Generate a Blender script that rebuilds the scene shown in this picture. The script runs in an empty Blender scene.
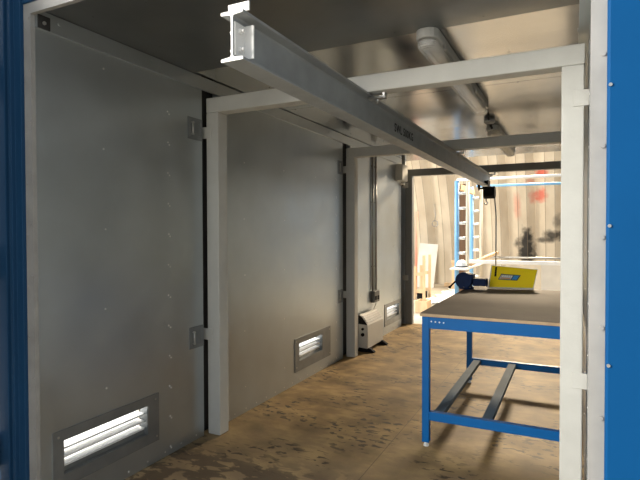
import bpy, bmesh, math, random
from mathutils import Vector, Matrix
random.seed(7)
C = bpy.context.scene.collection
sc = bpy.context.scene
PI = math.pi

# ------------------------------------------------------------------ mesh kit
class MB:
    def __init__(s):
        s.v = []; s.f = []; s.sm = []
    def add(s, vs, fs, smooth=False):
        b = len(s.v); s.v += [tuple(v) for v in vs]
        for f in fs:
            s.f.append(tuple(b + i for i in f)); s.sm.append(smooth)
        return s
    def box(s, x0, x1, y0, y1, z0, z1, M=None):
        vs = [(x0,y0,z0),(x1,y0,z0),(x1,y1,z0),(x0,y1,z0),(x0,y0,z1),(x1,y0,z1),(x1,y1,z1),(x0,y1,z1)]
        if M is not None: vs = [M @ Vector(v) for v in vs]
        return s.add(vs, [(0,3,2,1),(4,5,6,7),(0,1,5,4),(1,2,6,5),(2,3,7,6),(3,0,4,7)])
    def prism(s, poly, axis, a, b, M=None):
        """poly in the two other axes (x: y,z / y: x,z / z: x,y), extruded a..b"""
        def P(p, t):
            if axis == 'x': return (t, p[0], p[1])
            if axis == 'y': return (p[0], t, p[1])
            return (p[0], p[1], t)
        n = len(poly); vs = [P(p, a) for p in poly] + [P(p, b) for p in poly]
        if M is not None: vs = [M @ Vector(v) for v in vs]
        fs = [tuple(range(n))[::-1], tuple(range(n, 2*n))]
        for i in range(n):
            j = (i+1) % n; fs.append((i, j, n+j, n+i))
        return s.add(vs, fs)
    def cyl(s, p, q, r, n=12, r2=None, smooth=True):
        p = Vector(p); q = Vector(q); d = (q-p).normalized()
        u = d.orthogonal().normalized(); w = d.cross(u)
        r2 = r if r2 is None else r2
        b = len(s.v)
        for k in range(n):
            a = 2*PI*k/n; o = u*math.cos(a) + w*math.sin(a); s.v.append(tuple(p + o*r))
        for k in range(n):
            a = 2*PI*k/n; o = u*math.cos(a) + w*math.sin(a); s.v.append(tuple(q + o*r2))
        for k in range(n):
            j = (k+1) % n; s.f.append((b+k, b+j, b+n+j, b+n+k)); s.sm.append(smooth)
        s.f.append(tuple(range(b, b+n))[::-1]); s.sm.append(False)
        s.f.append(tuple(range(b+n, b+2*n))); s.sm.append(False)
        return s
    def tube(s, pts, r, n=8):
        pts = [Vector(p) for p in pts]; b = len(s.v); m = len(pts)
        u = None
        for i, p in enumerate(pts):
            d = (pts[min(i+1, m-1)] - pts[max(i-1, 0)]).normalized()
            if u is None: u = d.orthogonal().normalized()
            u = (u - d*u.dot(d)).normalized(); w = d.cross(u)
            for k in range(n):
                a = 2*PI*k/n; s.v.append(tuple(p + (u*math.cos(a) + w*math.sin(a))*r))
        for i in range(m-1):
            for k in range(n):
                j = (k+1) % n
                s.f.append((b+i*n+k, b+i*n+j, b+(i+1)*n+j, b+(i+1)*n+k)); s.sm.append(True)
        s.f.append(tuple(range(b, b+n))[::-1]); s.sm.append(False)
        s.f.append(tuple(range(b+(m-1)*n, b+m*n))); s.sm.append(False)
        return s
    def lathe(s, prof, c, n=24, sx=1, sy=1):
        """prof: (r,z) list, revolved about z at c"""
        b = len(s.v); m = len(prof)
        for (r, z) in prof:
            for k in range(n):
                a = 2*PI*k/n; s.v.append((c[0]+r*math.cos(a)*sx, c[1]+r*math.sin(a)*sy, c[2]+z))
        for i in range(m-1):
            for k in range(n):
                j = (k+1) % n
                s.f.append((b+i*n+k, b+i*n+j, b+(i+1)*n+j, b+(i+1)*n+k)); s.sm.append(True)
        s.f.append(tuple(range(b, b+n))[::-1]); s.sm.append(True)
        s.f.append(tuple(range(b+(m-1)*n, b+m*n))); s.sm.append(True)
        return s
    def build(s, name, mat, parent=None, bevel=0, origin=None):
        me = bpy.data.meshes.new(name)
        me.from_pydata(s.v, [], s.f); me.update()
        for p, sm in zip(me.polygons, s.sm): p.use_smooth = sm
        bm = bmesh.new(); bm.from_mesh(me); bmesh.ops.recalc_face_normals(bm, faces=bm.faces[:]); bm.to_mesh(me); bm.free()
        me.materials.append(mat)
        o = bpy.data.objects.new(name, me); C.objects.link(o)
        if parent: 
            o.parent = parent
        if bevel:
            m = o.modifiers.new('bevel', 'BEVEL'); m.width = bevel; m.segments = 2; m.limit_method = 'ANGLE'; m.angle_limit = math.radians(40)
        return o

def tag(o, label, cat, group=None, kind=None):
    o['label'] = label; o['category'] = cat
    if group: o['group'] = group
    if kind: o['kind'] = kind
    return o
def empty(name, label, cat, loc=(0,0,0), group=None):
    o = bpy.data.objects.new(name, None); C.objects.link(o); o.location = loc; o.empty_display_size = .1
    return tag(o, label, cat, group)
def part(mb, name, mat, root, bevel=0, parent=None):
    """mesh given in world coordinates; stored relative to its thing's base"""
    L = root.location
    mb.v = [(v[0]-L[0], v[1]-L[1], v[2]-L[2]) for v in mb.v]
    return mb.build(name, mat, parent or root, bevel)
def struct(mb, name, mat, label=None, bevel=0, parent=None):
    o = mb.build(name, mat, parent, bevel)
    if parent is None:
        o['kind'] = 'structure'; o['category'] = name.split('_')[0].split('.')[0]
        if label: o['label'] = label
    return o
def copy_thing(o, dloc, label=None):
    def rec(a, par):
        b = a.copy(); C.objects.link(b); b.parent = par
        for ch in list(a.children):
            if ch.name in kids: rec(ch, b)
        return b
    kids = {c.name for c in bpy.data.objects}
    r = rec(o, o.parent); r.location = Vector(o.location) + Vector(dloc)
    if label: r['label'] = label
    return r

# ------------------------------------------------------------------ materials
def S(r, g, b):
    f = lambda c: (c/12.92 if c <= .04045 else ((c+.055)/1.055)**2.4)
    return (f(r/255), f(g/255), f(b/255), 1)
def mat(name, col, rough=.5, metal=0., var=.12, scale=6., bump=0., bscale=30., spec=.5, stretch=(1,1,1), rvar=.0):
    m = bpy.data.materials.new(name); m.use_nodes = True
    nt = m.node_tree; N = nt.nodes; L = nt.links
    b = N['Principled BSDF']; b.inputs['Metallic'].default_value = metal; b.inputs['Roughness'].default_value = rough
    b.inputs['Specular IOR Level'].default_value = spec
    tc = N.new('ShaderNodeTexCoord'); mp = N.new('ShaderNodeMapping'); mp.inputs['Scale'].default_value = stretch
    L.new(tc.outputs['Object'], mp.inputs['Vector'])
    n = N.new('ShaderNodeTexNoise'); n.inputs['Scale'].default_value = scale; n.inputs['Detail'].default_value = 5
    L.new(mp.outputs[0], n.inputs['Vector'])
    r = N.new('ShaderNodeValToRGB'); r.color_ramp.elements[0].position = .3; r.color_ramp.elements[1].position = .7
    c = col
    r.color_ramp.elements[0].color = (c[0]*(1-var), c[1]*(1-var), c[2]*(1-var), 1)
    r.color_ramp.elements[1].color = (min(1,c[0]*(1+var)), min(1,c[1]*(1+var)), min(1,c[2]*(1+var)), 1)
    L.new(n.outputs['Fac'], r.inputs['Fac']); L.new(r.outputs['Color'], b.inputs['Base Color'])
    if rvar:
        mr = N.new('ShaderNodeMapRange'); mr.inputs['From Min'].default_value = .3; mr.inputs['From Max'].default_value = .7
        mr.inputs['To Min'].default_value = rough-rvar; mr.inputs['To Max'].default_value = rough+rvar
        L.new(n.outputs['Fac'], mr.inputs['Value']); L.new(mr.outputs[0], b.inputs['Roughness'])
    if bump:
        n2 = N.new('ShaderNodeTexNoise'); n2.inputs['Scale'].default_value = bscale; n2.inputs['Detail'].default_value = 3
        L.new(mp.outputs[0], n2.inputs['Vector'])
        bp = N.new('ShaderNodeBump'); bp.inputs['Strength'].default_value = bump; bp.inputs['Distance'].default_value = .02
        L.new(n2.outputs['Fac'], bp.inputs['Height']); L.new(bp.outputs[0], b.inputs['Normal'])
    return m

M = {}
M['galv'] = mat('galvanised sheet', (.50,.54,.555,1), .34, .80, .06, 3.5, .02, 1.6, rvar=.06)
M['backlitgrey'] = mat('grey paint with backlit shade', (.22,.225,.22,1), .5, 0, .05, 9)  # frame grey darkened: the far frame's backlit shade is put into its colour
M['galvtrim'] = mat('galvanised trim', (.50,.50,.48,1), .42, .75, .1, 12)
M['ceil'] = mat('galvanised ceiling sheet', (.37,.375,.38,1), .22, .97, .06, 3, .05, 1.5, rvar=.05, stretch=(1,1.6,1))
M['ventframe'] = mat('vent frame steel', (.25,.265,.27,1), .38, .6, .12, 8)
M['slat'] = mat('white louvre paint', (.86,.87,.87,1), .4, 0, .03)
M['dark'] = mat('dark recess shade and plate', (.03,.03,.03,1), .7)  # near black: shade of the wall pockets put into colour; corner plate too
M['grey'] = mat('pale grey steel paint', (.54,.54,.505,1), .5, 0, .04, 9, .04, 60)
M['ibeam'] = mat('grey steel beam', (.32,.34,.35,1), .5, .1, .10, 9)
M['rivet'] = mat('pale rivet', (.80,.80,.78,1), .4, .2)
M['jamb'] = mat('doorway trim paint', (.35,.345,.33,1), .5, .1, .12, 10)
M['white'] = mat('white steel paint', (.82,.82,.80,1), .45, 0, .03)
M['bolt'] = mat('zinc bolt', (.55,.55,.54,1), .35, .9)
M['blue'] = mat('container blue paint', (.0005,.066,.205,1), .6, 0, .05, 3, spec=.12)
M['shadeblue'] = mat('blue paint with shade added', (.010,.052,.125,1), .6, 0, .08, 3, spec=.2)  # shade on the left post, door and header mixed into the blue
M['benchblue'] = mat('bench blue paint', (.003,.115,.37,1), .4, 0, .05, 5, spec=.25)
M['barsteel'] = mat('bench bar steel', (.095,.14,.19,1), .75, 0, spec=.2)
M['mdf'] = mat('brown hardboard', (.135,.105,.08,1), .7, 0, .12, 5, .04, 40, spec=.25)
M['mdfedge'] = mat('board edge', (.50,.36,.22,1), .7, 0, .1, 20)
M['black'] = mat('black plastic', (.010,.010,.011,1), .8, spec=.15)
M['socketgrey'] = mat('dark grey socket metal', (.12,.12,.115,1), .5, .3)
M['ceilfront'] = mat('front sheet with dim reflection tone', (.20,.205,.205,1), .36, .9, .08, 4, .03, 1.5)  # dim reflection on the front ceiling sheet put into the base colour
M['rubber'] = mat('clear glide', (.75,.78,.8,1), .3)
M['heater'] = mat('heater cream enamel', (.62,.61,.57,1), .4, 0, .03)
M['heatgrille'] = mat('heater grille steel', (.45,.445,.43,1), .3, .9)
M['conduit'] = mat('conduit steel', (.33,.33,.32,1), .35, .8)
M['navy'] = mat('vice navy enamel', (.004,.018,.075,1), .55, 0, .15, 20, spec=.2)
M['steel'] = mat('bright steel', (.6,.6,.6,1), .25, 1.)
M['yellow'] = mat('yellow board paint', (1.,.76,.01,1), .45, 0, .0)
M['logogrey'] = mat('logo silver', (.55,.55,.55,1), .5)
M['logoorange'] = mat('logo orange', (.75,.32,.08,1), .5)
M['logoblue'] = mat('logo blue', (.05,.30,.65,1), .5)
M['logodark'] = mat('logo outline', (.06,.06,.09,1), .5)
M['housing'] = mat('light housing grey', (.42,.42,.40,1), .45, 0, .05)
M['tubewhite'] = mat('fluorescent tube white', (.85,.85,.83,1), .3)
M['alu'] = mat('aluminium tube', (.75,.78,.80,1), .35, .4)
M['lightblue'] = mat('light blue stile paint', (.17,.40,.68,1), .45, 0, .08)
M['timber'] = mat('pale timber', (.62,.44,.26,1), .65, 0, .2, 10, .05, 30, stretch=(1,1,.2))
M['browntimber'] = mat('dark brown board', (.10,.045,.015,1), .6, 0, .3, 6, stretch=(2,2,.2))
M['sheetwhite'] = mat('off white sheet', (.58,.56,.51,1), .55, 0, .08, 4)
M['cream'] = mat('cream board', (.62,.56,.45,1), .6, 0, .06, 5)
M['pink'] = mat('faded red pole paint', (.62,.25,.18,1), .6, 0, .1)
M['ground'] = mat('pale concrete', (.44,.385,.30,1), .75, 0, .15, 1.5, .1, 20)

# clear diffuser of the strip lights
g = bpy.data.materials.new('clear diffuser'); g.use_nodes = True
b = g.node_tree.nodes['Principled BSDF']
b.inputs['Base Color'].default_value = (.82,.82,.80,1); b.inputs['Roughness'].default_value = .22
b.inputs['Transmission Weight'].default_value = .75; b.inputs['IOR'].default_value = 1.2
M['diffuser'] = g

def floor_material():
    m = bpy.data.materials.new('worn plywood floor'); m.use_nodes = True
    nt = m.node_tree; N = nt.nodes; L = nt.links; b = N['Principled BSDF']
    tc = N.new('ShaderNodeTexCoord'); P = tc.outputs['Object']
    def noise(scale, detail=5, st=(1,1,1), rot=0, dist=0):
        mp = N.new('ShaderNodeMapping'); mp.inputs['Scale'].default_value = st; mp.inputs['Rotation'].default_value = (0,0,rot)
        L.new(P, mp.inputs['Vector'])
        n = N.new('ShaderNodeTexNoise'); n.inputs['Scale'].default_value = scale; n.inputs['Detail'].default_value = detail; n.inputs['Distortion'].default_value = dist
        L.new(mp.outputs[0], n.inputs['Vector']); return n.outputs['Fac']
    def ramp(fac, a, c, ca=(0,0,0,1), cc=(1,1,1,1)):
        r = N.new('ShaderNodeValToRGB'); r.color_ramp.elements[0].position = a; r.color_ramp.elements[1].position = c
        r.color_ramp.elements[0].color = ca; r.color_ramp.elements[1].color = cc
        L.new(fac, r.inputs['Fac']); return r.outputs['Color']
    def mix(f, a, c, mode='MIX'):
        x = N.new('ShaderNodeMix'); x.data_type = 'RGBA'; x.blend_type = mode
        if isinstance(f, float): x.inputs['Factor'].default_value = f
        else: L.new(f, x.inputs['Factor'])
        for s, v in ((x.inputs['A'], a), (x.inputs['B'], c)):
            if isinstance(v, tuple): s.default_value = v
            else: L.new(v, s)
        return x.outputs['Result']
    def math_(op, a, c=None):
        x = N.new('ShaderNodeMath'); x.operation = op
        for i, v in enumerate((a, c)):
            if v is None: continue
            if isinstance(v, (int, float)): x.inputs[i].default_value = v
            else: L.new(v, x.inputs[i])
        return x.outputs[0]
    sep = N.new('ShaderNodeSeparateXYZ'); L.new(P, sep.inputs[0]); X, Y = sep.outputs[0], sep.outputs[1]
    base = mix(ramp(noise(3.6, 9), .36, .64), (.14,.086,.028,1), (.38,.255,.105,1))
    base = mix(math_('MULTIPLY', ramp(noise(12, 8, (.5,1,1)), .45, .60), .6), base, (.19,.115,.05,1))
    # worn grey, plus the loss of warm light painted in towards the doorway
    mr = N.new('ShaderNodeMapRange'); mr.inputs['From Min'].default_value = 3.9; mr.inputs['From Max'].default_value = 2.3
    L.new(math_('ADD', Y, math_('MULTIPLY', noise(2.5), .8)), mr.inputs['Value'])
    base = mix(math_('MULTIPLY', mr.outputs[0], .55), base, (.27,.225,.165,1))
    # small dark spots
    sp = math_('MULTIPLY', ramp(noise(21, 4, (.6,1.1,1), 0, .4), .56, .60), ramp(noise(1.9, 3), .47, .56))
    base = mix(math_('MULTIPLY', sp, .9), base, (.03,.02,.011,1))
    # wet stain along the front
    band = N.new('ShaderNodeMapRange'); band.inputs['From Min'].default_value = 2.72; band.inputs['From Max'].default_value = 2.5
    L.new(math_('ADD', Y, math_('MULTIPLY', math_('SUBTRACT', X, -1.6), -.02)), band.inputs['Value'])
    xb = N.new('ShaderNodeMapRange'); xb.inputs['From Min'].default_value = -.75; xb.inputs['From Max'].default_value = -1.25
    L.new(X, xb.inputs['Value'])
    st = math_('MULTIPLY', math_('MULTIPLY', ramp(noise(7.5, 7, (.8,1.5,1), .3, .9), .46, .50), band.outputs[0]), xb.outputs[0])
    base = mix(math_('MULTIPLY', st, .8), base, (.065,.046,.03,1))
    # sheet joints
    def joint(c, v, w):
        d = math_('ABSOLUTE', math_('SUBTRACT', v, c)); return math_('LESS_THAN', d, w)
    j = math_('MAXIMUM', joint(-1.075, X, .0022), math_('MAXIMUM', joint(5.35, Y, .0022), joint(2.92, Y, .0001)))
    base = mix(math_('MULTIPLY', j, .75), base, (.06,.04,.025,1))
    L.new(base, b.inputs['Base Color'])
    b.inputs['Roughness'].default_value = .62; b.inputs['Specular IOR Level'].default_value = .3
    bp = N.new('ShaderNodeBump'); bp.inputs['Strength'].default_value = .25; bp.inputs['Distance'].default_value = .004
    L.new(noise(60, 4), bp.inputs['Height']); L.new(bp.outputs[0], b.inputs['Normal'])
    return m
M['floor'] = floor_material()

def corrugated_material():
    m = bpy.data.materials.new('weathered corrugated steel'); m.use_nodes = True
    nt = m.node_tree; N = nt.nodes; L = nt.links; b = N['Principled BSDF']
    tc = N.new('ShaderNodeTexCoord'); P = tc.outputs['Object']
    n = N.new('ShaderNodeTexNoise'); n.inputs['Scale'].default_value = 2.2; n.inputs['Detail'].default_value = 8
    mp = N.new('ShaderNodeMapping'); mp.inputs['Scale'].default_value = (1.2,.5,.6); L.new(P, mp.inputs[0]); L.new(mp.outputs[0], n.inputs['Vector'])
    r = N.new('ShaderNodeValToRGB'); r.color_ramp.elements[0].position = .3; r.color_ramp.elements[1].position = .65
    r.color_ramp.elements[0].color = (.54,.46,.35,1); r.color_ramp.elements[1].color = (.66,.59,.47,1)
    L.new(n.outputs['Fac'], r.inputs['Fac'])
    cur = r.outputs['Color']
    nd = N.new('ShaderNodeTexNoise'); nd.inputs['Scale'].default_value = 7; nd.inputs['Detail'].default_value = 4; L.new(P, nd.inputs['Vector'])
    def blob(c, s, col, a0=.55, a1=1.1, k=.9):
        nonlocal cur
        v = N.new('ShaderNodeVectorMath'); v.operation = 'SUBTRACT'; L.new(P, v.inputs[0]); v.inputs[1].default_value = (c[0], 0, c[1])
        w = N.new('ShaderNodeVectorMath'); w.operation = 'MULTIPLY'; L.new(v.outputs[0], w.inputs[0]); w.inputs[1].default_value = (1/s[0], 0, 1/s[1])
        ln = N.new('ShaderNodeVectorMath'); ln.operation = 'LENGTH'; L.new(w.outputs[0], ln.inputs[0])
        ad = N.new('ShaderNodeMath'); ad.operation = 'ADD'; L.new(ln.outputs['Value'], ad.inputs[0])
        sb = N.new('ShaderNodeMath'); sb.operation = 'MULTIPLY_ADD'; L.new(nd.outputs['Fac'], sb.inputs[0]); sb.inputs[1].default_value = 1.2; sb.inputs[2].default_value = -.6
        L.new(sb.outputs[0], ad.inputs[1])
        mr = N.new('ShaderNodeMapRange'); mr.inputs['From Min'].default_value = a1; mr.inputs['From Max'].default_value = a0; mr.inputs['To Max'].default_value = k
        L.new(ad.outputs[0], mr.inputs['Value'])
        x = N.new('ShaderNodeMix'); x.data_type = 'RGBA'; L.new(mr.outputs[0], x.inputs['Factor']); L.new(cur, x.inputs['A']); x.inputs['B'].default_value = col
        cur = x.outputs['Result']
    for bl in BLOBS: blob(*bl)
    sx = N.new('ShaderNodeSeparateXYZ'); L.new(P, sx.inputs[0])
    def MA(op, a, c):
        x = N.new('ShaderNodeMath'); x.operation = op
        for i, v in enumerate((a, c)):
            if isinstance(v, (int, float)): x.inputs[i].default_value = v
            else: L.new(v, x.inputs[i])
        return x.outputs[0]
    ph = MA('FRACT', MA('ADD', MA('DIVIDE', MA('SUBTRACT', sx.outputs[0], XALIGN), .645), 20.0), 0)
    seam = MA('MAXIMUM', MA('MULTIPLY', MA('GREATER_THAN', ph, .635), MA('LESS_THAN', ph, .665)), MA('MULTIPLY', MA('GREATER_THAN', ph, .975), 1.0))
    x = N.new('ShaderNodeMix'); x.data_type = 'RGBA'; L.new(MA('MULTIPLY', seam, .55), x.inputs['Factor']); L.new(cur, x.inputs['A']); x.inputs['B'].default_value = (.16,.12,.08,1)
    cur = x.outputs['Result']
    L.new(cur, b.inputs['Base Color']); b.inputs['Roughness'].default_value = .6; b.inputs['Metallic'].default_value = .0
    return m

# ------------------------------------------------------------------ camera (found from the photograph's vanishing lines)
f_px, yaw, pit, rol = 511.03, .4615, .0185, -.0028
R = Vector((math.cos(yaw), math.sin(yaw), 0)); F = Vector((-math.sin(yaw), math.cos(yaw), 0)); U = Vector((0,0,1))
F2 = F*math.cos(pit) - U*math.sin(pit); U2 = U*math.cos(pit) + F*math.sin(pit)
R3 = R*math.cos(rol) + U2*math.sin(rol); U3 = U2*math.cos(rol) - R*math.sin(rol)
cd = bpy.data.cameras.new('camera'); co = bpy.data.objects.new('camera', cd); C.objects.link(co)
cd.sensor_width = 36; cd.lens = f_px/640*36; cd.clip_start = .02
mw = Matrix((( R3.x, U3.x, -F2.x, 0), (R3.y, U3.y, -F2.y, 0), (R3.z, U3.z, -F2.z, 1.4), (0,0,0,1)))
co.matrix_world = mw; sc.camera = co

# ------------------------------------------------------------------ main dimensions
XL, XR = -2.262, .060          # inner faces of the side walls
Y0, YE = 1.55, 7.46            # doorway and far end
ZC = 2.443                     # ceiling
FX0, FX1 = -2.256, .041        # portal frames, outer faces
FY = (2.7935, 5.181, 7.40); ZT = 2.304; W = .101
GZ = -.12                      # ground level

# ------------------------------------------------------------------ shell
struct(MB().box(XL-.16, XR+.16, 1.5, YE+.02, GZ, 0), 'floor', M['floor'], 'brown worn plywood floor of the container')
struct(MB().box(-14, 10, -9, 16, GZ-.1, GZ-.004), 'ground', M['ground'], 'pale concrete ground around the container')

VENTS = [((1.623, 2.330, .130, .418), (1.683, 2.240, .193, .364)),
         ((4.022, 4.775, .110, .415), (4.102, 4.585, .200, .361)),
         ((6.470, 7.190, .110, .408), (6.560, 7.085, .185, .356))]
def slab(mb, x0, x1, y0, y1, z0, z1, holes):
    hs = sorted(h for h in holes if h[0] < y1 and h[1] > y0)
    y = y0
    for (a, b_, c, d) in hs:
        if a > y: mb.box(x0, x1, y, a, z0, z1)
        mb.box(x0, x1, a, b_, z0, c); mb.box(x0, x1, a, b_, d, z1); y = b_
    if y < y1: mb.box(x0, x1, y, y1, z0, z1)
holes = [v[1] for v in VENTS]
wl = MB()
segs = [(Y0+.01, 2.757), (2.935, 5.106), (5.325, 7.215), (7.40, YE)]
for a, b_ in segs: slab(wl, XL-.05, XL, a, b_, 0, ZC, holes)
RV = {1: MB(), -1: MB()}
def rivet(mb, x, y, z, s=1, r=.0055): RV[s].cyl((x, y, z), (x+s*.0025, y, z), r, 8)
def col(mb, y, z0, dz, x=XL, s=1, dbl=False):
    z = z0
    while z < 2.3:
        if not any(v[0][0]-.02 < y < v[0][1]+.02 and v[0][2]-.02 < z < v[0][3]+.02 for v in VENTS) or s < 0:
            rivet(mb, x, y + random.uniform(-.006,.006), z, s)
            if dbl: rivet(mb, x, y+.012, z-.014, s)
        z += dz
for y in (1.95, 3.25, 3.85, 4.45, 5.62, 6.3): col(wl, y, .12 if y < 3 else .2, .43)
for y in (2.43, 4.93, 6.86): col(wl, y, .05, .19, dbl=True)
y = 1.66
while y < 7.2:
    if not (2.74 < y < 2.95 or 5.09 < y < 5.34): rivet(wl, XL, y, .03)
    y += .145
wlo = struct(wl, 'wall_left', M['galv'], 'galvanised sheet steel wall with three low louvred vents')
RV[1].build('rivets', M['rivet'], wlo)
wo = MB(); slab(wo, XL-.16, XL-.05, 1.58, YE+.02, 0, 2.6, [(h[0]-.06, h[1]+.09, max(.06, h[2]-.08), h[3]+.14) for h in holes])
struct(wo, 'wall_outer', M['dark'], 'outer skin behind the vented sheet steel wall')
wr = MB()
for a, b_ in ((Y0+.01, 2.757), (2.935, 5.106), (5.325, 7.215), (7.40, YE)): wr.box(XR, XR+.05, a, b_, 0, ZC)
for y in (1.9, 2.3, 2.65, 3.3, 4.0, 4.7, 5.6, 6.5): col(wr, y, .1, .24, XR, -1)
wro = struct(wr, 'wall_right', M['galv'], 'galvanised sheet steel wall edge-on beside the bench')
RV[-1].build('rivets', M['rivet'], wro)
struct(MB().box(XR+.05, XR+.16, 1.645, YE+.02, 0, 2.6), 'wall_outer_right', M['dark'], 'outer skin of the container wall beside the bench')

ce = MB()
ys = [Y0-.005, 2.64, 3.86, 5.08, 6.30, YE]
for i in range(5):
    ce.box(XL-.05, XR+.05, ys[i], ys[i+1]+.03, ZC+(.001 if i % 2 else 0), ZC+.012)
for i, y in enumerate(ys[1:-1]):
    x = XL+.1
    while x < XR-.05:
        rivet_z = ZC; ce.cyl((x, y+.015, rivet_z), (x, y+.015, rivet_z-.0025), .006, 8); x += .3
for y in (2.05, 3.2, 4.4, 5.7):
    for x in (-2.0, -1.55, -.95, -.35): ce.cyl((x, y, ZC+.004), (x, y, ZC-.002), .006, 8)
ceo = struct(ce, 'ceiling', M['ceil'], 'galvanised sheet steel ceiling')
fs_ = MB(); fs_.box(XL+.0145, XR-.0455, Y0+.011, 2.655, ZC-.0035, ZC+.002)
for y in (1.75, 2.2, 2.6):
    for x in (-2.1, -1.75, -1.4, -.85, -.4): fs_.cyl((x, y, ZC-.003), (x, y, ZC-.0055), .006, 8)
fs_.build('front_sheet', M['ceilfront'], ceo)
struct(MB().box(XL-.16, XR+.16, 1.645, YE+.02, ZC+.015, 2.6), 'roof', M['blue'], 'container roof above the sheet ceiling')

# corner rails where ceiling meets wall
def rail(x0, x1, name, side):
    mb = MB(); z0, z1 = 2.352, ZC-.006
    poly = [(x0, z0), (x1, z0), (x1, z1), (x0, z1)]
    mb.prism(poly, 'y', Y0+.012, 7.2)
    y = 1.68
    while y < 7.1:
        xx = x1 if side > 0 else x0
        mb.cyl((xx, y, 2.405), (xx+side*.006, y, 2.405), .010, 10); y += .61
    return struct(mb, name, M['galv'], 'folded steel corner rail where ceiling meets wall ' + ('with vents' if side > 0 else 'by the bench'))
rail(XL, XL+.014, 'trim_1', 1)
rail(XR-.045, XR, 'trim_2', -1)
# doorway trim (pale steel angle round the opening)
tr = MB()
tr.box(-2.308, -2.258, Y0-.012, Y0+.010, 0, 2.409)
tr.box(.0365, .0745, Y0-.012, Y0+.010, 0, 2.409)
tr.box(-2.308, .0745, Y0-.012, Y0+.010, 2.409, 2.441); tr.box(-2.308, .0745, Y0-.012, Y0-.006, 2.441, 2.458)
for z in [.18+.24*i for i in range(10)]:
    tr.cyl((.066, Y0-.012, z), (.066, Y0-.017, z), .006, 8); tr.cyl((-2.27, Y0-.012, z+.05), (-2.27, Y0-.016, z+.05), .0045, 8)
    tr.cyl((-2.298, Y0-.012, z), (-2.298, Y0-.016, z), .0045, 8)
struct(tr, 'trim_3', M['jamb'], 'pale steel angle trim round the open front')
# blue front frame
bl = MB()
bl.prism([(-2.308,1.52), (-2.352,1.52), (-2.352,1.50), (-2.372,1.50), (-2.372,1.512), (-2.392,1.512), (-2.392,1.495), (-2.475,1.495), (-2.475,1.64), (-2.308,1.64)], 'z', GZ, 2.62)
struct(bl, 'trim_4', M['shadeblue'], 'blue steel corner post with rebates at the open front, vent wall side', .003)
br = MB()
br.box(.0745, .33, 1.505, 1.64, GZ, 2.62)
rb = MB()
for z in [.33+.36*i for i in range(7)]: rb.cyl((.081, 1.505, z), (.081, 1.500, z), .0045, 8)
bro = struct(br, 'trim_5', M['blue'], 'blue flat steel corner post at the open front, bench side', .006)
rb.build('rivets', M['bolt'], bro)
struct(MB().box(-2.308, .0745, 1.53, 1.64, 2.4585, 2.62), 'trim_6', M['shadeblue'], 'blue steel header over the open front', .004)
# unseen open door, added to shade the corner post
dr = empty('shade_door', 'unseen blue steel door added to shade the vent wall corner post', 'door', (-2.455, 1.46, GZ+.12))
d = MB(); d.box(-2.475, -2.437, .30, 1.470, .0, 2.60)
part(d, 'door_panel', M['shadeblue'], dr, .004)
d = MB(); d.box(-2.437, -2.430, 1.30, 1.40, .01, 2.54); part(d, 'gasket', M['black'], dr)
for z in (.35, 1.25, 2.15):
    d = MB(); d.cyl((-2.480, 1.482, z-.08), (-2.480, 1.482, z+.08), .0115, 12); part(d, 'hinge', M['shadeblue'], dr)

# corner plate on the first rail end
cp = empty('corner_plate', 'small dark square plate with one bolt in the top corner by the open front', 'bracket', (XL+.015, 1.585, 2.375))
d = MB(); d.box(XL+.0145, XL+.019, 1.566, 1.628, 2.353, 2.415); part(d, 'plate', M['dark'], cp)
d = MB(); d.cyl((XL+.019, 1.595, 2.38), (XL+.026, 1.595, 2.38), .009, 6); part(d, 'bolt', M['bolt'], cp)

# ------------------------------------------------------------------ louvred vents
vlab = ['louvred steel vent low in the wall beside the open front',
        'louvred steel vent low in the wall between the first and second frames',
        'louvred steel vent low in the wall beyond the white heater']
for (o_, h), lab in zip(VENTS, vlab):
    v = empty('wall_vent', lab, 'vent', (XL+.001, (h[0]+h[1])/2, o_[2]), 'louvred vents in the side wall')
    t = .006; d = MB(); x0, x1 = XL+.0005, XL+.0005+t
    d.box(x0, x1, o_[0], h[0], o_[2], o_[3]); d.box(x0, x1, h[1], o_[1], o_[2], o_[3])
    d.box(x0, x1, h[0], h[1], o_[2], h[2]); d.box(x0, x1, h[0], h[1], h[3], o_[3])
    # turned-in lining of the opening
    q = .003
    d.box(XL-.052, x0, h[0]+.001, h[0]+q, h[2]+.001, h[3]-.001); d.box(XL-.052, x0, h[1]-q, h[1]-.001, h[2]+.001, h[3]-.001)
    d.box(XL-.052, x0, h[0]+.001, h[1]-.001, h[2]+.001, h[2]+q); d.box(XL-.052, x0, h[0]+.001, h[1]-.001, h[3]-q, h[3]-.001)
    part(d, 'vent_frame', M['ventframe'], v)
    d = MB(); hgt = h[3]-h[2]; pitch = hgt*.25
    for k in range(3):
        zc = h[3] - .006 - pitch*(k+1)
        Mx = Matrix.Translation((XL-.062, 0, zc)) @ Matrix.Rotation(math.radians(4), 4, 'Y')
        d.box(-.038, .042, h[0]+.004, h[1]-.004, -.0055, .0055, Mx)
    part(d, 'louvre', M['slat'], v)
    d = MB(); d.box(XL-.10, XL-.022, h[0]+.004, h[1]-.004, h[2]+.004, h[2]+hgt*.15)
    part(d, 'vent_sill', M['ventframe'], v)
    d = MB()
    for yy, zz in ((o_[0]+.03, o_[2]+.04), (o_[1]-.02, o_[2]+.03), (o_[0]+.03, o_[3]-.03), (o_[1]-.03, o_[3]-.03)):
        d = MB(); d.cyl((x1, yy, zz), (x1+.003, yy, zz), .006, 8); part(d, 'screw', M['bolt'], v)

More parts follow.
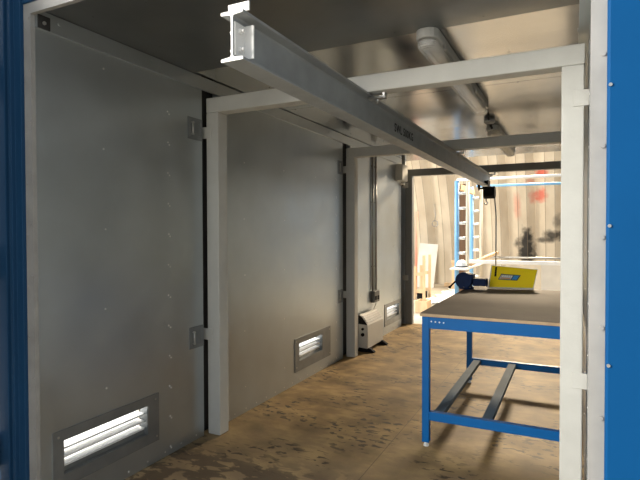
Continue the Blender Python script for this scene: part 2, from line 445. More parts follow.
# ------------------------------------------------------------------ portal frames
flab = ['pale grey box-section portal frame, first inside the open front',
        'pale grey box-section portal frame standing beside the heater, middle of three',
        'grey box-section portal frame at the far end of the container']
def tube_box(mb, x0, x1, y0, y1, z0, z1): return mb.box(x0, x1, y0, y1, z0, z1)
for i, (y, lab) in enumerate(zip(FY, flab)):
    fr = empty('portal_frame', lab, 'steel frame', ((FX0+FX1)/2, y+W/2, 0), 'portal frames lining the container')
    part(MB().box(FX0, FX0+W, y, y+W, .001, ZT-W), 'post', M['grey'], fr, .006)
    part(MB().box(FX1-W, FX1, y, y+W, .001, ZT-W), 'post', M['grey'], fr, .006)
    part(MB().box(FX0, FX1+.003, y, y+W, ZT-W+.0005, ZT), 'crossbeam', M['grey'], fr, .006)
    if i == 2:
        for c_ in fr.children: c_.data.materials[0] = M['backlitgrey']
    for (z0, z1) in ((.622, .70), (2.00, 2.078)):
        # welded tab bridging post and wall, each side
        part(MB().box(FX0-.045, FX0+.045, y-.006, y-.0005, z0+.03, z1+.03), 'fixing_tab', M['grey'], fr, .0015)
        part(MB().box(FX1-.048, FX1+.030, y-.006, y-.0005, z0, z1), 'fixing_tab', M['grey'], fr, .0015)

# lashing plates on the vent wall beside each post
k = 0
blab = [('upper recessed lashing plate on the wall beside the first frame post', 'lower recessed lashing plate on the wall beside the first frame post'),
        ('upper recessed lashing plate on the wall just before the middle frame', 'lower recessed lashing plate on the wall just before the middle frame')]
for (ya, yb), labs in zip(((2.612, 2.756), (4.975, 5.105)), blab):
    for (z0, z1), lab in zip(((2.005, 2.150), (.618, .762)), labs):
        b_ = empty('lashing_plate', lab, 'bracket', (XL, (ya+yb)/2, (z0+z1)/2), 'lashing plates on the vent wall')
        d = MB(); t = .004; x0 = XL+.0006
        d.box(x0, x0+t, ya, ya+.028, z0, z1); d.box(x0, x0+t, yb-.02, yb, z0, z1)
        d.box(x0, x0+t, ya+.028, yb-.02, z0, z0+.03); d.box(x0, x0+t, ya+.028, yb-.02, z1-.03, z1)
        d.box(x0-.0004, x0+.001, ya+.02, yb-.012, z0+.02, z1-.02)
        part(d, 'plate', M['ventframe'], b_, .001)
        d = MB(); d.cyl((x0+.012, ya+.04, z0+.035), (x0+.012, ya+.04, z1-.035), .006, 10)
        d.box(x0+.001, x0+.018, ya+.033, ya+.047, z0+.028, z0+.040); d.box(x0+.001, x0+.018, ya+.033, ya+.047, z1-.040, z1-.028)
        part(d, 'bar', M['galvtrim'], b_)

# ------------------------------------------------------------------ overhead I beam
BX0, BX1 = -1.167, -1.070; BZ1 = ZT-W-.004; BZ0 = 2.018; BY0, BY1 = 1.537, 7.88; wx = (BX0+BX1)/2
ib = empty('runway_beam', 'long grey steel I beam with white end slung under the three frames', 'beam', (wx, BY0, BZ0))
tf = .011; tw = .008
poly = [(BX0,BZ0),(BX1,BZ0),(BX1,BZ0+tf),(wx+tw,BZ0+tf+.004),(wx+tw/2,BZ0+tf+.012),(wx+tw/2,BZ1-tf-.012),(wx+tw,BZ1-tf-.004),(BX1,BZ1-tf),(BX1,BZ1),(BX0,BZ1),(BX0,BZ1-tf),(wx-tw,BZ1-tf-.004),(wx-tw/2,BZ1-tf-.012),(wx-tw/2,BZ0+tf+.012),(wx-tw,BZ0+tf+.004),(BX0,BZ0+tf)]
part(MB().prism(poly, 'y', BY0, BY1), 'beam', M['ibeam'], ib, .0015)
part(MB().prism(poly, 'y', BY0-.004, BY0-.0003), 'painted_end', M['white'], ib)
part(MB().box(-1.150, -1.058, BY0+.018, BY0+.026, BZ1+.0005, BZ1+.034), 'top_stop_plate', M['white'], ib, .001)
for sgn, nm in ((1, 'end_stop'), (-1, 'end_stop')):
    xa = wx+sgn*tw/2; d = MB()
    za, zb = BZ0+.022, BZ1-.036
    if sgn > 0: d.box(xa, xa+.006, BY0+.004, BY0+.063, za, zb); d.box(xa, -1.069, BY0+.063, BY0+.070, za, zb)
    else: d.box(xa-.006, xa, BY0+.004, BY0+.063, za, zb); d.box(-1.167, xa, BY0+.063, BY0+.070, za, zb)
    st = part(d, nm, M['white'], ib, .0008)
    for zz in (za+.028, zb-.028):
        d = MB(); d.cyl((xa+sgn*.006, BY0+.032, zz), (xa+sgn*.016, BY0+.032, zz), .011, 6, smooth=False)
        d.cyl((xa+sgn*.016, BY0+.032, zz), (xa+sgn*.026, BY0+.032, zz), .006, 10)
        part(d, 'bolt', M['white'], ib, parent=st)
for y in FY:
    yy = y + .055
    cl = MB(); cl.box(BX1-.018, BX1+.085, yy-.022, yy+.022, BZ1-.030, BZ1-.016); cl.box(BX1+.070, BX1+.085, yy-.022, yy+.022, BZ1-.016, BZ1+.002)
    cl.box(BX1+.004, BX1+.085, yy-.022, yy+.022, BZ1+.0005, BZ1+.003)
    c_ = part(cl, 'clamp', M['bolt'], ib, .001)
    d = MB(); d.cyl((BX1+.030, yy, BZ1-.055), (BX1+.030, yy, BZ1-.015), .007, 10); d.cyl((BX1+.030, yy, BZ1-.043), (BX1+.030, yy, BZ1-.0305), .013, 6, smooth=False)
    part(d, 'bolt', M['bolt'], ib, parent=c_)
# stencilled load mark on the web
fc = bpy.data.curves.new('load_mark', 'FONT'); fc.body = 'SWL 500KG'; fc.size = .080; fc.offset = .0012; fc.extrude = .0004; fc.align_x = 'LEFT'; fc.space_character = 1.13
fo = bpy.data.objects.new('load_mark', fc); C.objects.link(fo); fc.materials.append(M['black'])
fo.parent = ib; fo['label'] = 'black stencilled load marking'
fo.matrix_local = Matrix.Translation((wx+tw/2+.0008-wx, 3.40-BY0, 2.086-BZ0)) @ Matrix(((0,0,1,0),(1,0,0,0),(0,1,0,0),(0,0,0,1)))

# chain hoist on the beam's far end
hx, hy = wx+.075, 7.33
ho = empty('chain_hoist', 'black chain hoist hanging under the far end of the I beam', 'hoist', (hx, hy, 1.84))
d = MB()
for s_ in (-1, 1):
    d.prism([(7.22,BZ0+.06),(7.44,BZ0+.06),(7.42,BZ0-.02),(7.36,BZ0-.07),(7.30,BZ0-.07),(7.24,BZ0-.02)], 'x', wx+s_*.066-.004, wx+s_*.066+.004)
    for yy in (7.27, 7.39): d.cyl((wx+s_*.062, yy, BZ0+.035), (wx+s_*.014, yy, BZ0+.035), .022, 16)
d.cyl((wx-.075, 7.33, BZ0-.045), (wx+.075, 7.33, BZ0-.045), .011, 10)
part(d, 'trolley', M['black'], ho)
d = MB(); d.box(wx+.02, wx+.125, 7.25, 7.41, 1.86, 1.97); d.cyl((wx-.0, 7.33, 1.915), (wx+.15, 7.33, 1.915), .085, 18)
d.prism([(wx+.0,1.95),(wx+.10,1.95),(wx+.045,1.998),(wx-.02,1.998)], 'y', 7.29, 7.37)
part(d, 'motor_body', M['black'], ho, .008)
d = MB(); d.tube([(wx+.03,7.33,1.85),(wx+.03,7.33,1.80),(wx+.055,7.33,1.775),(wx+.04,7.33,1.75),(wx+.015,7.33,1.755),(wx+.008,7.33,1.775)], .009, 8); part(d, 'hook', M['steel'], ho)
d = MB(); d.tube([(wx+.14,7.33,1.87),(wx+.165,7.30,1.6),(wx+.172,7.25,1.2),(wx+.172,7.24,.87)], .009, 8); cbl = part(d, 'pendant_cable', M['conduit'], ho)
d = MB(); d.box(wx+.150, wx+.195, 7.22, 7.26, .735, .875); part(d, 'pendant_control', M['black'], ho, .008)

# ------------------------------------------------------------------ ceiling strip lights
def strip_light(x, y0, y1, lab):
    lt = empty('ceiling_light', lab, 'light', (x, (y0+y1)/2, ZC), 'strip lights under the ceiling')
    def outline(r, ya, yb, n=8):
        p = [(x + r*math.cos(a), ya + r - r*math.sin(a)*1.0) for a in [PI*k/n for k in range(n+1)]]
        q = [(x - r*math.cos(a), yb - r + r*math.sin(a)) for a in [PI*k/n for k in range(n+1)]]
        return p + q
    d = MB(); d.prism(outline(.060, y0, y1), 'z', ZC-.052, ZC+.0005); part(d, 'housing', M['housing'], lt, .008)
    d = MB(); d.prism(outline(.054, y0+.008, y1-.008), 'z', ZC-.098, ZC-.053); dif = part(d, 'diffuser', M['diffuser'], lt, .018)
    d = MB(); d.cyl((x-.02, y0+.12, ZC-.070), (x-.02, y1-.12, ZC-.070), .013, 12); part(d, 'fluorescent_tube', M['tubewhite'], lt)
    d = MB(); d.box(x-.045, x+.045, y0+.1, y1-.1, ZC-.0535, ZC-.0525); part(d, 'gear_tray', M['white'], lt)
    n = 4
    for k in range(n):
        yy = y0+.18+(y1-y0-.36)*k/(n-1)
        for s_ in (-1, 1):
            d = MB(); d.box(x+s_*.060-.004, x+s_*.060+.004, yy-.018, yy+.018, ZC-.072, ZC-.038); part(d, 'clip', M['bolt'], lt, .001)
    return lt
strip_light(-.69, 2.60, 4.42, 'grey strip light with clear cover above the first frame crossbeam')
strip_light(-.735, 5.30, 7.02, 'grey strip light with clear cover above the middle frame crossbeam')
d = MB(); d.tube([(-.69,4.42,ZC-.035),(-.692,4.52,ZC-.03),(-.696,4.68,ZC-.016),(-.71,4.90,ZC-.016),(-.73,5.2,ZC-.03),(-.735,5.30,ZC-.035)], .011, 10)
cb = empty('light_cable', 'black cable with round joint box linking the two ceiling strip lights', 'cable', (-.68, 4.6, ZC))
part(d, 'cable', M['black'], cb)
d = MB(); d.lathe([(.048,0),(.048,-.035),(.040,-.045)], (-.715, 5.0, ZC-.002), 18); part(d, 'joint_box', M['housing'], cb)
d = MB(); d.cyl((-.692,4.56,ZC-.026),(-.695,4.66,ZC-.018), .020, 12); part(d, 'cable_gland', M['black'], cb)

# ------------------------------------------------------------------ conduit, socket, boxes
for yy, lab in ((5.99, 'thin steel conduit running down the wall to the twin socket, nearer the middle frame'), (6.115, 'thin steel conduit running down the wall to the twin socket, farther from the middle frame')):
    cdt = empty('conduit', lab, 'conduit', (XL+.012, yy, .64), 'pair of wall conduits')
    d = MB(); d.cyl((XL+.014, yy, .645), (XL+.014, yy, 2.34), .0115, 12); part(d, 'pipe', M['conduit'], cdt)
    for z in (.95, 1.75, 2.2):
        d = MB(); d.box(XL+.001, XL+.012, yy-.022, yy+.022, z-.008, z+.008); d.cyl((XL+.014, yy, z-.008), (XL+.014, yy, z+.008), .014, 12); part(d, 'saddle', M['conduit'], cdt)
so = empty('wall_socket', 'grey metal socket box at the foot of the two conduits above the heater', 'socket', (XL+.02, 6.06, .5))
d = MB(); d.box(XL+.001, XL+.042, 5.965, 6.155, .50, .642); part(d, 'back_box', M['socketgrey'], so, .004)
d = MB(); d.box(XL+.042, XL+.049, 5.970, 6.150, .505, .637); part(d, 'face_plate', M['socketgrey'], so, .002)
for yy in (6.015, 6.105):
    d = MB(); d.box(XL+.049, XL+.053, yy-.024, yy+.024, .53, .58); part(d, 'socket_outlet', M['black'], so)
eb = empty('electrical_box', 'grey steel electrical box high on the wall by the far frame', 'electrical box', (XL+.05, 7.06, 2.11))
d = MB(); d.box(XL+.001, XL+.10, 6.93, 7.19, 2.10, 2.33); part(d, 'box_body', M['grey'], eb, .004)
d = MB(); d.box(XL+.1, XL+.106, 6.935, 7.185, 2.105, 2.325); part(d, 'box_cover', M['grey'], eb, .002)
pb = empty('cable_entry_block', 'small white block under the far top corner beside the electrical box', 'bracket', (XL+.04, 7.25, 2.05))
d = MB(); d.box(XL-.001+.002, XL+.055, 7.17, 7.212, 2.055, 2.088); part(d, 'block', M['white'], pb, .004)
d = MB(); d.cyl((XL+.03, 7.19, 2.04), (XL+.03, 7.19, 2.055), .012, 10); part(d, 'gland', M['black'], pb)

# ------------------------------------------------------------------ convector heater
HX0, HX1, HY0, HY1 = -2.225, -2.108, 5.452, 5.985
ht = empty('convector_heater', 'white convector heater with black end vent on the floor beside the middle frame', 'heater', ((HX0+HX1)/2, (HY0+HY1)/2, 0))
prof = [(HX0,.052),(HX1,.042),(HX1,.312),(HX1-.012,.330),(HX1-.075,.418),(HX0+.012,.428),(HX0,.416)]
d = MB(); d.prism(prof, 'y', HY0+.001, HY1); part(d, 'casing', M['heater'], ht, .008)
d = MB()
for i in range(4):
    t0, t1 = .06+.235*i, .06+.235*i+.165
    P0, P1 = Vector((HX1-.008, 0, .327)), Vector((HX1-.076, 0, .420))
    a = P0.lerp(P1, t0); b2 = P0.lerp(P1, t1); nrm = Vector((.80, 0, .60))
    d.prism([(a.x,a.z),(a.x+nrm.x*.007,a.z+nrm.z*.007),(b2.x+nrm.x*.007,b2.z+nrm.z*.007),(b2.x,b2.z)], 'y', HY0+.02, HY1-.015)
part(d, 'outlet_grille', M['heatgrille'], ht)
d = MB(); d.prism([(HX0+.004,.325),(HX1-.002,.318),(HX1-.016,.338),(HX1-.078,.415),(HX0+.012,.425),(HX0+.004,.415)], 'y', HY0-.006, HY0+.0005); part(d, 'end_cap', M['black'], ht, .002)
for z in (.268, .203):
    d = MB(); d.cyl((-2.165, HY0-.014, z), (-2.165, HY0+.0005, z), .020 if z < .25 else .015, 16); d.box(-2.168, -2.162, HY0-.02, HY0-.013, z-.014, z+.014)
    part(d, 'control_knob', M['black'], ht)
for yy in (HY0+.03, HY1-.055):
    d = MB(); d.prism([(HX0-.01,0.001),(HX1+.075,.001),(HX1+.075,.012),(HX1+.02,.050),(HX0+.01,.056),(HX0-.01,.02)], 'y', yy-.02, yy+.035); part(d, 'foot', M['black'], ht, .004)
d = MB(); d.tube([(-2.23,5.9,.36),(-2.236,5.98,.40),(-2.232,6.05,.46),(-2.215,6.062,.53)], .006, 8); part(d, 'power_cord', M['white'], ht)

# ------------------------------------------------------------------ workbench
TX0, TX1, TY0, TY1, TZ = -.888, .012, 3.226, 4.925, .868
wb = empty('workbench', 'blue steel workbench with a brown hardboard top', 'workbench', ((TX0+TX1)/2, (TY0+TY1)/2, 0))
tp = part(MB().box(TX0, TX1, TY0, TY1, TZ-.022, TZ-.003), 'top', M['mdfedge'], wb, .002)
part(MB().box(TX0+.001, TX1-.001, TY0+.001, TY1-.001, TZ-.0028, TZ), 'top_surface', M['mdf'], wb, parent=tp)
LX = (-.876, -.062); LY = (3.234, 4.765); lw = .046
for x in LX:
    for y in LY:
        lg = part(MB().box(x, x+lw, y, y+lw, .03, TZ-.0225), 'leg', M['benchblue'], wb, .003)
        d = MB(); d.cyl((x+lw/2, y+lw/2, .001), (x+lw/2, y+lw/2, .012), .017, 14); d.cyl((x+lw/2, y+lw/2, .012), (x+lw/2, y+lw/2, .031), .012, 12)
        part(d, 'glide', M['rubber'], wb, parent=lg)
zr0, zr1 = TZ-.099, TZ-.0225
part(MB().box(LX[0]+lw, LX[1], LY[0]+.003, LY[0]+lw-.003, zr0, zr1), 'apron_rail', M['benchblue'], wb, .002)
part(MB().box(LX[0]+lw, LX[1], LY[1]+.003, LY[1]+lw-.003, zr0, zr1), 'apron_rail', M['benchblue'], wb, .002)
for x in LX: part(MB().box(x+.003, x+lw-.003, LY[0]+lw, LY[1], zr0, zr1), 'apron_rail', M['benchblue'], wb, .002)
for y in LY: part(MB().box(LX[0]+lw, LX[1], y+.003, y+lw-.003, .176, .232), 'stretcher', M['benchblue'], wb, .002)
for x in (-.812, -.512):
    part(MB().box(x, x+.062, LY[0]+lw-.003+.0005, LY[1]+.0025, .190, .222), 'shelf_bar', M['barsteel'], wb, .002)
d = MB()
for i in range(4): d.cyl((-.815+.026*i, LY[0]+.003, TZ-.052-.001*i), (-.815+.026*i, LY[0]+.001, TZ-.052-.001*i), .005, 10)
part(d, 'rail_rivets', M['rubber'], wb)

# bench vice
vx, vy, vz = -.872, 4.73, TZ
vc = empty('bench_vice', 'dark blue bench vice bolted on the far corner of the workbench', 'vice', (vx, vy, vz))
d = MB(); d.lathe([(.062,.001),(.062,.014),(.050,.020),(.042,.034),(.046,.05)], (vx, vy, vz), 20)
d.box(vx-.052, vx+.055, vy-.05, vy+.05, vz+.045, vz+.085)
d.box(vx-.052, vx-.004, vy-.062, vy+.062, vz+.07, vz+.128); d.cyl((vx-.012, vy-.064, vz+.072), (vx-.012, vy+.064, vz+.072), .066, 20)
part(d, 'body', M['navy'], vc, .006)
d = MB(); d.box(vx+.0555, vx+.155, vy-.040, vy+.040, vz+.030, vz+.088); d.box(vx+.022, vx+.06, vy-.062, vy+.062, vz+.0855, vz+.122); d.cyl((vx+.1555, vy, vz+.058), (vx+.165, vy, vz+.058), .036, 14)
part(d, 'sliding_jaw', M['navy'], vc, .005)
d = MB(); d.cyl((vx-.03, vy-.0, vz+.055), (vx-.085, vy-.0, vz+.055), .012, 12); sw = part(d, 'screw', M['black'], vc)
d = MB(); d.cyl((vx-.125, vy-.04, vz+.012), (vx-.065, vy+.03, vz+.085), .007, 10); d.lathe([(.004,-.01),(.011,-.006),(.011,.006),(.004,.01)], (vx-.125, vy-.04, vz+.012), 10)
part(d, 'handle', M['black'], vc, parent=sw)
for bx_, by_ in ((-.008,-.055),(.035,-.045)):
    d = MB(); d.lathe([(.010,0),(.010,.008),(.004,.011)], (vx+bx_, vy+by_, vz+.0145), 8); part(d, 'bolt', M['steel'], vc)

vc.scale = (1.12, 1.12, 1.12)

# yellow board leaning at the bench's far edge
p00, p10 = Vector((-.692, 4.790, TZ+.0145)), Vector((-.318, 4.870, TZ+.0135))
ex = (p10-p00).normalized(); bk = Vector((-ex.y, ex.x, 0)); upv = (Vector((0,0,1))*.87 + bk*.50).normalized(); nn = ex.cross(upv)
yb = empty('yellow_board', 'yellow display board with small logo leaning at the far edge of the workbench', 'board', tuple(p00))
wd = (p10-p00).length
def Q(a, c, o=0): return p00 + ex*a + upv*c + nn*o
d = MB(); front = [Q(0,0), Q(wd,0), Q(wd+.050,.190), Q(.035,.225)]
def prism3(pts, t):
    m = MB(); n = len(pts); m.add([p for p in pts] + [p - nn*t for p in pts], [tuple(range(n)), tuple(range(n,2*n))[::-1]] + [(i, (i+1)%n, n+(i+1)%n, n+i) for i in range(n)]); return m
part(prism3(front, .024), 'board', M['white'], yb)
part(prism3([Q(.010,.006,.003), Q(wd-.006,.006,.003), Q(wd+.042,.184,.003), Q(.044,.218,.003)], .0028), 'yellow_face', M['yellow'], yb)
def QL(a, c, o): return Q(.088 + (a-.105)*1.28, .080 + (c-.078)*1.45 - .06*(a-.105), o)
def logo(nm, pts, o, t, m, par=None): return part(prism3([QL(a, c, o) for a, c in pts], t), nm, m, yb, parent=par)
lg = logo('logo', [(.105,.078),(.232,.078),(.258,.116),(.128,.118)], .0045, .0014, M['logodark'])
logo('logo_band', [(.112,.083),(.190,.083),(.208,.112),(.130,.112)], .0055, .0009, M['logogrey'], lg)
logo('logo_tip', [(.196,.083),(.228,.083),(.247,.112),(.213,.112)], .0055, .0009, M['logoblue'], lg)
logo('logo_line', [(.122,.086),(.184,.086),(.188,.092),(.126,.092)], .0062, .0006, M['logoorange'], lg)
for i in range(5):
    a = .132+.014*i; logo('logo_stroke', [(a,.096),(a+.009,.096),(a+.014,.108),(a+.005,.108)], .0062, .0006, M['white'], lg)
part(prism3([Q(.058,.110,.0045), Q(.074,.110,.0045), Q(.085,.205,.0045), Q(.069,.205,.0045)], .0014), 'slot_mark', M['black'], yb)
d = MB(); d.cyl(Q(wd-.02,.13,-.025), Vector((Q(wd-.02,.13,-.025).x, 4.918, TZ+.001)) , .006, 8); part(d, 'prop', M['black'], yb)

# ------------------------------------------------------------------ beyond the far end: arched corrugated shed
WY = 14.4
def wy(z): return WY - .07*max(z,0) - .085*max(z,0)**2
BLOBS = []
def wpt(u, v):
    d_ = F2 + R3*(u-320)/f_px + U3*(240-v)/f_px
    y = 14.0
    for _ in range(8):
        t = y/d_.y; z = 1.4 + d_.z*t; y = wy(z) - .06
    return (d_.x*t, z)
def bl_(u, v, su, sv, col, *a):
    c = wpt(u, v); BLOBS.append((c, (su*14/511, sv*14/511), col) + a)
RED = (.62,.10,.06,1); SOOT = (.012,.012,.013,1)
bl_(541, 172, 5.5, 5, RED); bl_(541, 195, 6, 7, RED, .5, 1.1, .8); bl_(533, 197, 4, 7, RED, .4, 1.1, .45); bl_(517, 205, 4, 14, RED, .3, 1.1, .4); bl_(530, 182, 5, 4, RED, .3, 1.0, .5)
bl_(527, 248, 7, 18, SOOT, .5, 1.2, .97); bl_(527, 236, 3.5, 8, SOOT, .5, 1.2, .9); bl_(517, 243, 4, 5, SOOT, .3, 1.1, .8)
bl_(556, 235, 12, 5, SOOT, .4, 1.2, .9); bl_(546, 240, 9, 3, SOOT, .4, 1.2, .8); bl_(558, 222, 5, 8, SOOT, .3, 1.1, .6); bl_(527, 258, 8, 8, SOOT, .5,1.2,.9)
XALIGN = wpt(527, 200)[0]
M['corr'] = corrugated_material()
cw = MB(); per = .645
x_al = wpt(527, 200)[0]      # a rib's dark flank starts here
prof = []; nrep = 17; xs = x_al - per*11
for i in range(nrep):
    a = xs + i*per
    prof += [(a-.19, 0), (a, 0)] if False else [(a-.225, 0.), (a, 0.), (a+.165, .17), (a+.185, .17)]
prof.sort()
zs = [GZ+.1*0] + [GZ + .25*k for k in range(1, 18)]
nv = len(prof)
verts = []; faces = []
for z in zs:
    for (x, o) in prof: verts.append((x, wy(z)-.08+o, z))
for i in range(len(zs)-1):
    for k in range(nv-1): faces.append((i*nv+k, i*nv+k+1, (i+1)*nv+k+1, (i+1)*nv+k))
cw.add(verts, faces)
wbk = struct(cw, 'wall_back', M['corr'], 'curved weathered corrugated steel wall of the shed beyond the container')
sm = wbk.modifiers.new('solid', 'SOLIDIFY'); sm.thickness = .01; sm.offset = 1
# low pale ledge along the foot of the far wall

# access tower: two ladder end frames with long rails
at_ = empty('access_tower', 'pale blue access tower of ladder frames and long tubes by the corrugated wall', 'scaffold tower', (-1.83, 10.2, GZ))
AX0, AX1 = -1.925, -1.735
for fy_, nr in ((9.5, 8), (11.0, 8)):
    d = MB(); d.cyl((AX0, fy_, GZ+.002), (AX0, fy_, 2.30), .040, 14); la = part(d, 'ladder_stile', M['lightblue'], at_)
    d = MB(); d.cyl((AX1, fy_, GZ+.002), (AX1, fy_, 2.28), .030, 14); part(d, 'ladder_stile', M['cream'], at_)
    for k in range(nr):
        z = 2.07-.272*k
        d = MB(); d.cyl((AX0+.03, fy_, z), (AX1-.028, fy_, z), .027, 10); part(d, 'rung', M['alu'], at_)
    d = MB(); d.cyl((.55, fy_, GZ+.002), (.55, fy_, 2.30), .03, 12); part(d, 'upright', M['lightblue'], at_)
d = MB(); d.cyl((AX0, 9.5, 2.315), (.56, 9.5, 2.315), .027, 12); part(d, 'guard_rail', M['white'], at_)
d = MB(); d.cyl((AX0+.1, 11.0, 2.315), (.56, 11.0, 2.30), .027, 12); part(d, 'guard_rail', M['lightblue'], at_)
d = MB(); d.box(AX0+.01, AX0+.075, 9.53, 10.97, 2.14, 2.24); part(d, 'tie_beam', M['timber'], at_)
d = MB(); d.box(AX1+.03, .52, 9.46, 9.54, .80, .862); part(d, 'lower_rail', M['white'], at_, .004)
d = MB(); d.cyl((AX1+.03, 11.0, .84), (.52, 11.0, .84), .022, 10); part(d, 'lower_rail', M['conduit'], at_)
d = MB(); d.box(AX0-.06, AX1+.06, 9.15, 10.96, .695, .722); dk = part(d, 'deck', M['white'], at_, .004)
# things on and around the tower
hh = empty('hard_hat', 'white hard hat resting on the tower deck', 'hard hat', (-1.80, 9.31, .723))
prof_h = [(.128,.0),(.126,.02),(.118,.06),(.095,.105),(.055,.132),(.01,.140)]
d = MB(); d.lathe(prof_h, (-1.80, 9.31, .733), 24, .8, .9); part(d, 'shell', M['white'], hh)
d = MB(); d.lathe([(.150,0),(.150,.009),(.12,.016)], (-1.80, 9.30, .724), 24, .8, .9); part(d, 'brim', M['white'], hh)
d = MB(); d.lathe([(.127,0),(.1275,.02)], (-1.80, 9.31, .742), 24, .81, .91); part(d, 'band', M['black'], hh)
d = MB()
a, b2 = Vector((-1.70, 9.56, .745)), Vector((-1.42, 11.05, .905)); dv = (b2-a); 
Mx = Matrix.Translation(a) @ dv.to_track_quat('Y', 'Z').to_matrix().to_4x4()
d.box(-.035, .035, 0, dv.length, 0, .06, Mx); tag(d.build('timber_length', M['timber'], None, .003), 'pale timber length resting across the tower deck and rear lower rail', 'timber')
d = MB(); d.box(-2.20, -2.035, 11.08, 11.11, GZ+.002, 2.38)
tag(d.build('brown_board', M['browntimber'], None, .003), 'tall dark brown board standing upright behind the ladder rungs', 'board')
# cream boards beyond the lower rail
d = MB(); d.box(-1.30, -.62, 11.42, 11.46, GZ+.002, .735); tag(d.build('cream_panel', M['cream'], None, .004), 'cream panel standing behind the yellow board', 'panel', 'cream panels under the tower rail')
d = MB(); d.box(-.60, .50, 11.36, 11.40, GZ+.002, .72); tag(d.build('cream_panel', M['sheetwhite'], None, .004), 'paler cream panel standing next to the first frame post, beyond the bench', 'panel', 'cream panels under the tower rail')
# leaning sheet, timber, crates on the shed floor to the left
d = MB(); Mx = Matrix.Translation((-3.83, 13.35, GZ+.003)) @ Matrix.Rotation(math.radians(-13), 4, 'X') @ Matrix.Rotation(math.radians(3), 4, 'Y')
d.box(.02, .52, 0, .025, 0.01, 1.20, Mx); tag(d.build('leaning_sheet', M['sheetwhite'], None, .003), 'off-white rectangular sheet leaning on the corrugated wall', 'sheet')
d = MB(); d.box(-3.13, -2.82, 13.80, 13.95, GZ+.002, GZ+.10); tag(d.build('timber_offcut', M['timber'], None, .004), 'short flat timber offcut lying at the foot of the corrugated wall', 'timber')
d = MB(); d.box(-2.80, -2.66, 13.2, 13.34, GZ+.002, .55); d.box(-2.815, -2.645, 13.185, 13.355, .55, .62); tag(d.build('timber_block', M['timber'], None, .006), 'stubby timber upright standing beside the access tower', 'timber')
d = MB(); d.cyl((-3.37, 11.9, GZ+.002), (-3.36, 11.95, 1.85), .028, 12); tag(d.build('red_pole', M['pink'], None), 'faded red pole standing beside the far frame post', 'pole')
tc_ = empty('timber_trestle', 'rough timber trestle with a dark crate on its base beyond the far post', 'trestle', (-3.05, 11.2, GZ))
for x in (-3.17, -2.97):
    for y in (11.0, 11.5):
        d = MB(); d.box(x, x+.055, y, y+.05, GZ+.002, .60 if x < -3 else .85); part(d, 'leg', M['timber'], tc_, .003)
for y in (11.0, 11.5):
    d = MB(); d.box(-3.115, -2.97, y, y+.045, .40, .47); part(d, 'crosspiece', M['timber'], tc_, .003)
    d = MB(); d.box(-3.115, -2.97, y, y+.045, .02, .09); part(d, 'crosspiece', M['timber'], tc_, .003)
d = MB(); d.box(-3.11, -2.98, 11.06, 11.48, GZ+.002, .02); part(d, 'crate', M['black'], tc_, .004)
bx = empty('timber_box', 'small open pale timber box on the ground past the corner of the workbench', 'box', (-2.52, 9.3, GZ))
d = MB(); d.box(-2.62, -2.40, 9.2, 9.23, GZ+.002, .10); d.box(-2.62, -2.40, 9.5, 9.53, GZ+.002, .10); d.box(-2.62, -2.59, 9.23, 9.5, GZ+.002, .10); d.box(-2.43, -2.40, 9.23, 9.5, GZ+.002, .10)
part(d, 'sides', M['timber'], bx, .003)
d = MB(); d.box(-2.59, -2.43, 9.23, 9.5, GZ+.002, GZ+.02); part(d, 'base', M['timber'], bx)
# crumpled white sheet on the ground
g_ = MB(); nx, ny = 14, 26; vs = []; fs = []
for j in range(ny+1):
    for i in range(nx+1):
        x = -2.78 + .46*i/nx + .10*math.sin(j*.9); y = 10.4 + 2.7*j/ny
        z = GZ + .006 + .05*abs(math.sin(i*1.3+j*.7))*abs(math.cos(j*.83-i*.4)) + random.uniform(0,.012)
        vs.append((x, y, z))
for j in range(ny):
    for i in range(nx): fs.append((j*(nx+1)+i, j*(nx+1)+i+1, (j+1)*(nx+1)+i+1, (j+1)*(nx+1)+i))
g_.add(vs, fs, True); o = g_.build('dust_sheet', M['white'], None); tag(o, 'crumpled white sheet spread on the shed ground beside the tower', 'sheet')
sm = o.modifiers.new('solid', 'SOLIDIFY'); sm.thickness = .004; sm.offset = 1
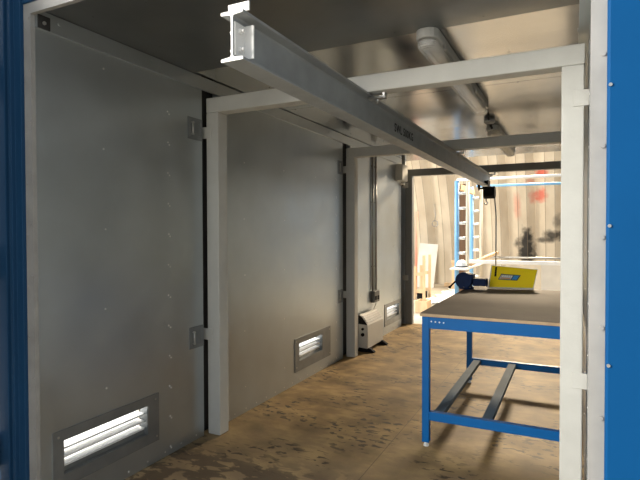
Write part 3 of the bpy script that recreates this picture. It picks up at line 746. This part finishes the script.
# wire ring hanging on the corrugated wall
c_ = wpt(436, 224); yy = wy(c_[1])-.17; d = MB()
d.tube([(c_[0], yy-.02, c_[1]+.55), (c_[0]+.01, yy, c_[1]+.2), (c_[0], yy, c_[1]+.09)], .008, 6)
d.tube([(c_[0]+.08*math.sin(a), yy, c_[1]+.01+.08*math.cos(a)) for a in [2*PI*k/16 for k in range(17)]], .012, 6)
tag(d.build('wire_loop', M['conduit'], None), 'grey wire loop hanging on the corrugated wall', 'wire')

# ------------------------------------------------------------------ light
w = bpy.data.worlds.new('world'); sc.world = w; w.use_nodes = True
bg = w.node_tree.nodes['Background']; bg.inputs[0].default_value = (.88,.94,1.0,1); bg.inputs[1].default_value = .78
def area(name, loc, target, sx, sy, power, col):
    l = bpy.data.lights.new(name, 'AREA'); l.shape = 'RECTANGLE'; l.size = sx; l.size_y = sy; l.energy = power; l.color = col
    o = bpy.data.objects.new(name, l); C.objects.link(o); o.location = loc
    o.rotation_euler = (Vector(target)-Vector(loc)).to_track_quat('-Z', 'Y').to_euler(); return o
area('shed_skylight', (-.75, 12.3, 4.35), (-.9, 4.0, 0), .9, .8, 850, (1.0,.80,.55))
area('added_wall_light', (-11.0, 8.6, 7.0), (-1.0, 13.6, 1.0), 3, 3, 1000, (1.0,.90,.74))  # added lamp, unseen, rakes the far wall's ribs from the left
area('added_vent_light', (-5.6, 3.8, 4.6), (-2.4, 3.8, .3), 6, 1.5, 620, (1.0,.99,.97))  # added lamp, unseen, brightens the vent louvres
area('added_front_light', (-4.2, -2.8, 2.9), (-.2, 2.2, 1.2), 2.0, 2.0, 600, (1.0,.95,.87))  # added lamp, unseen, lights the doorway and first frame
su = bpy.data.lights.new('sun', 'SUN'); su.energy = 1.6; su.angle = math.radians(3); su.color = (1,.95,.88)
so_ = bpy.data.objects.new('sun', su); C.objects.link(so_); so_.rotation_euler = Vector((1, 0.0, -.95)).to_track_quat('-Z', 'Y').to_euler()

sc.view_settings.view_transform = 'Standard'; sc.view_settings.look = 'None'; sc.view_settings.gamma = 1.0
sc.view_settings.use_curve_mapping = False; sc.view_settings.exposure = 0.0
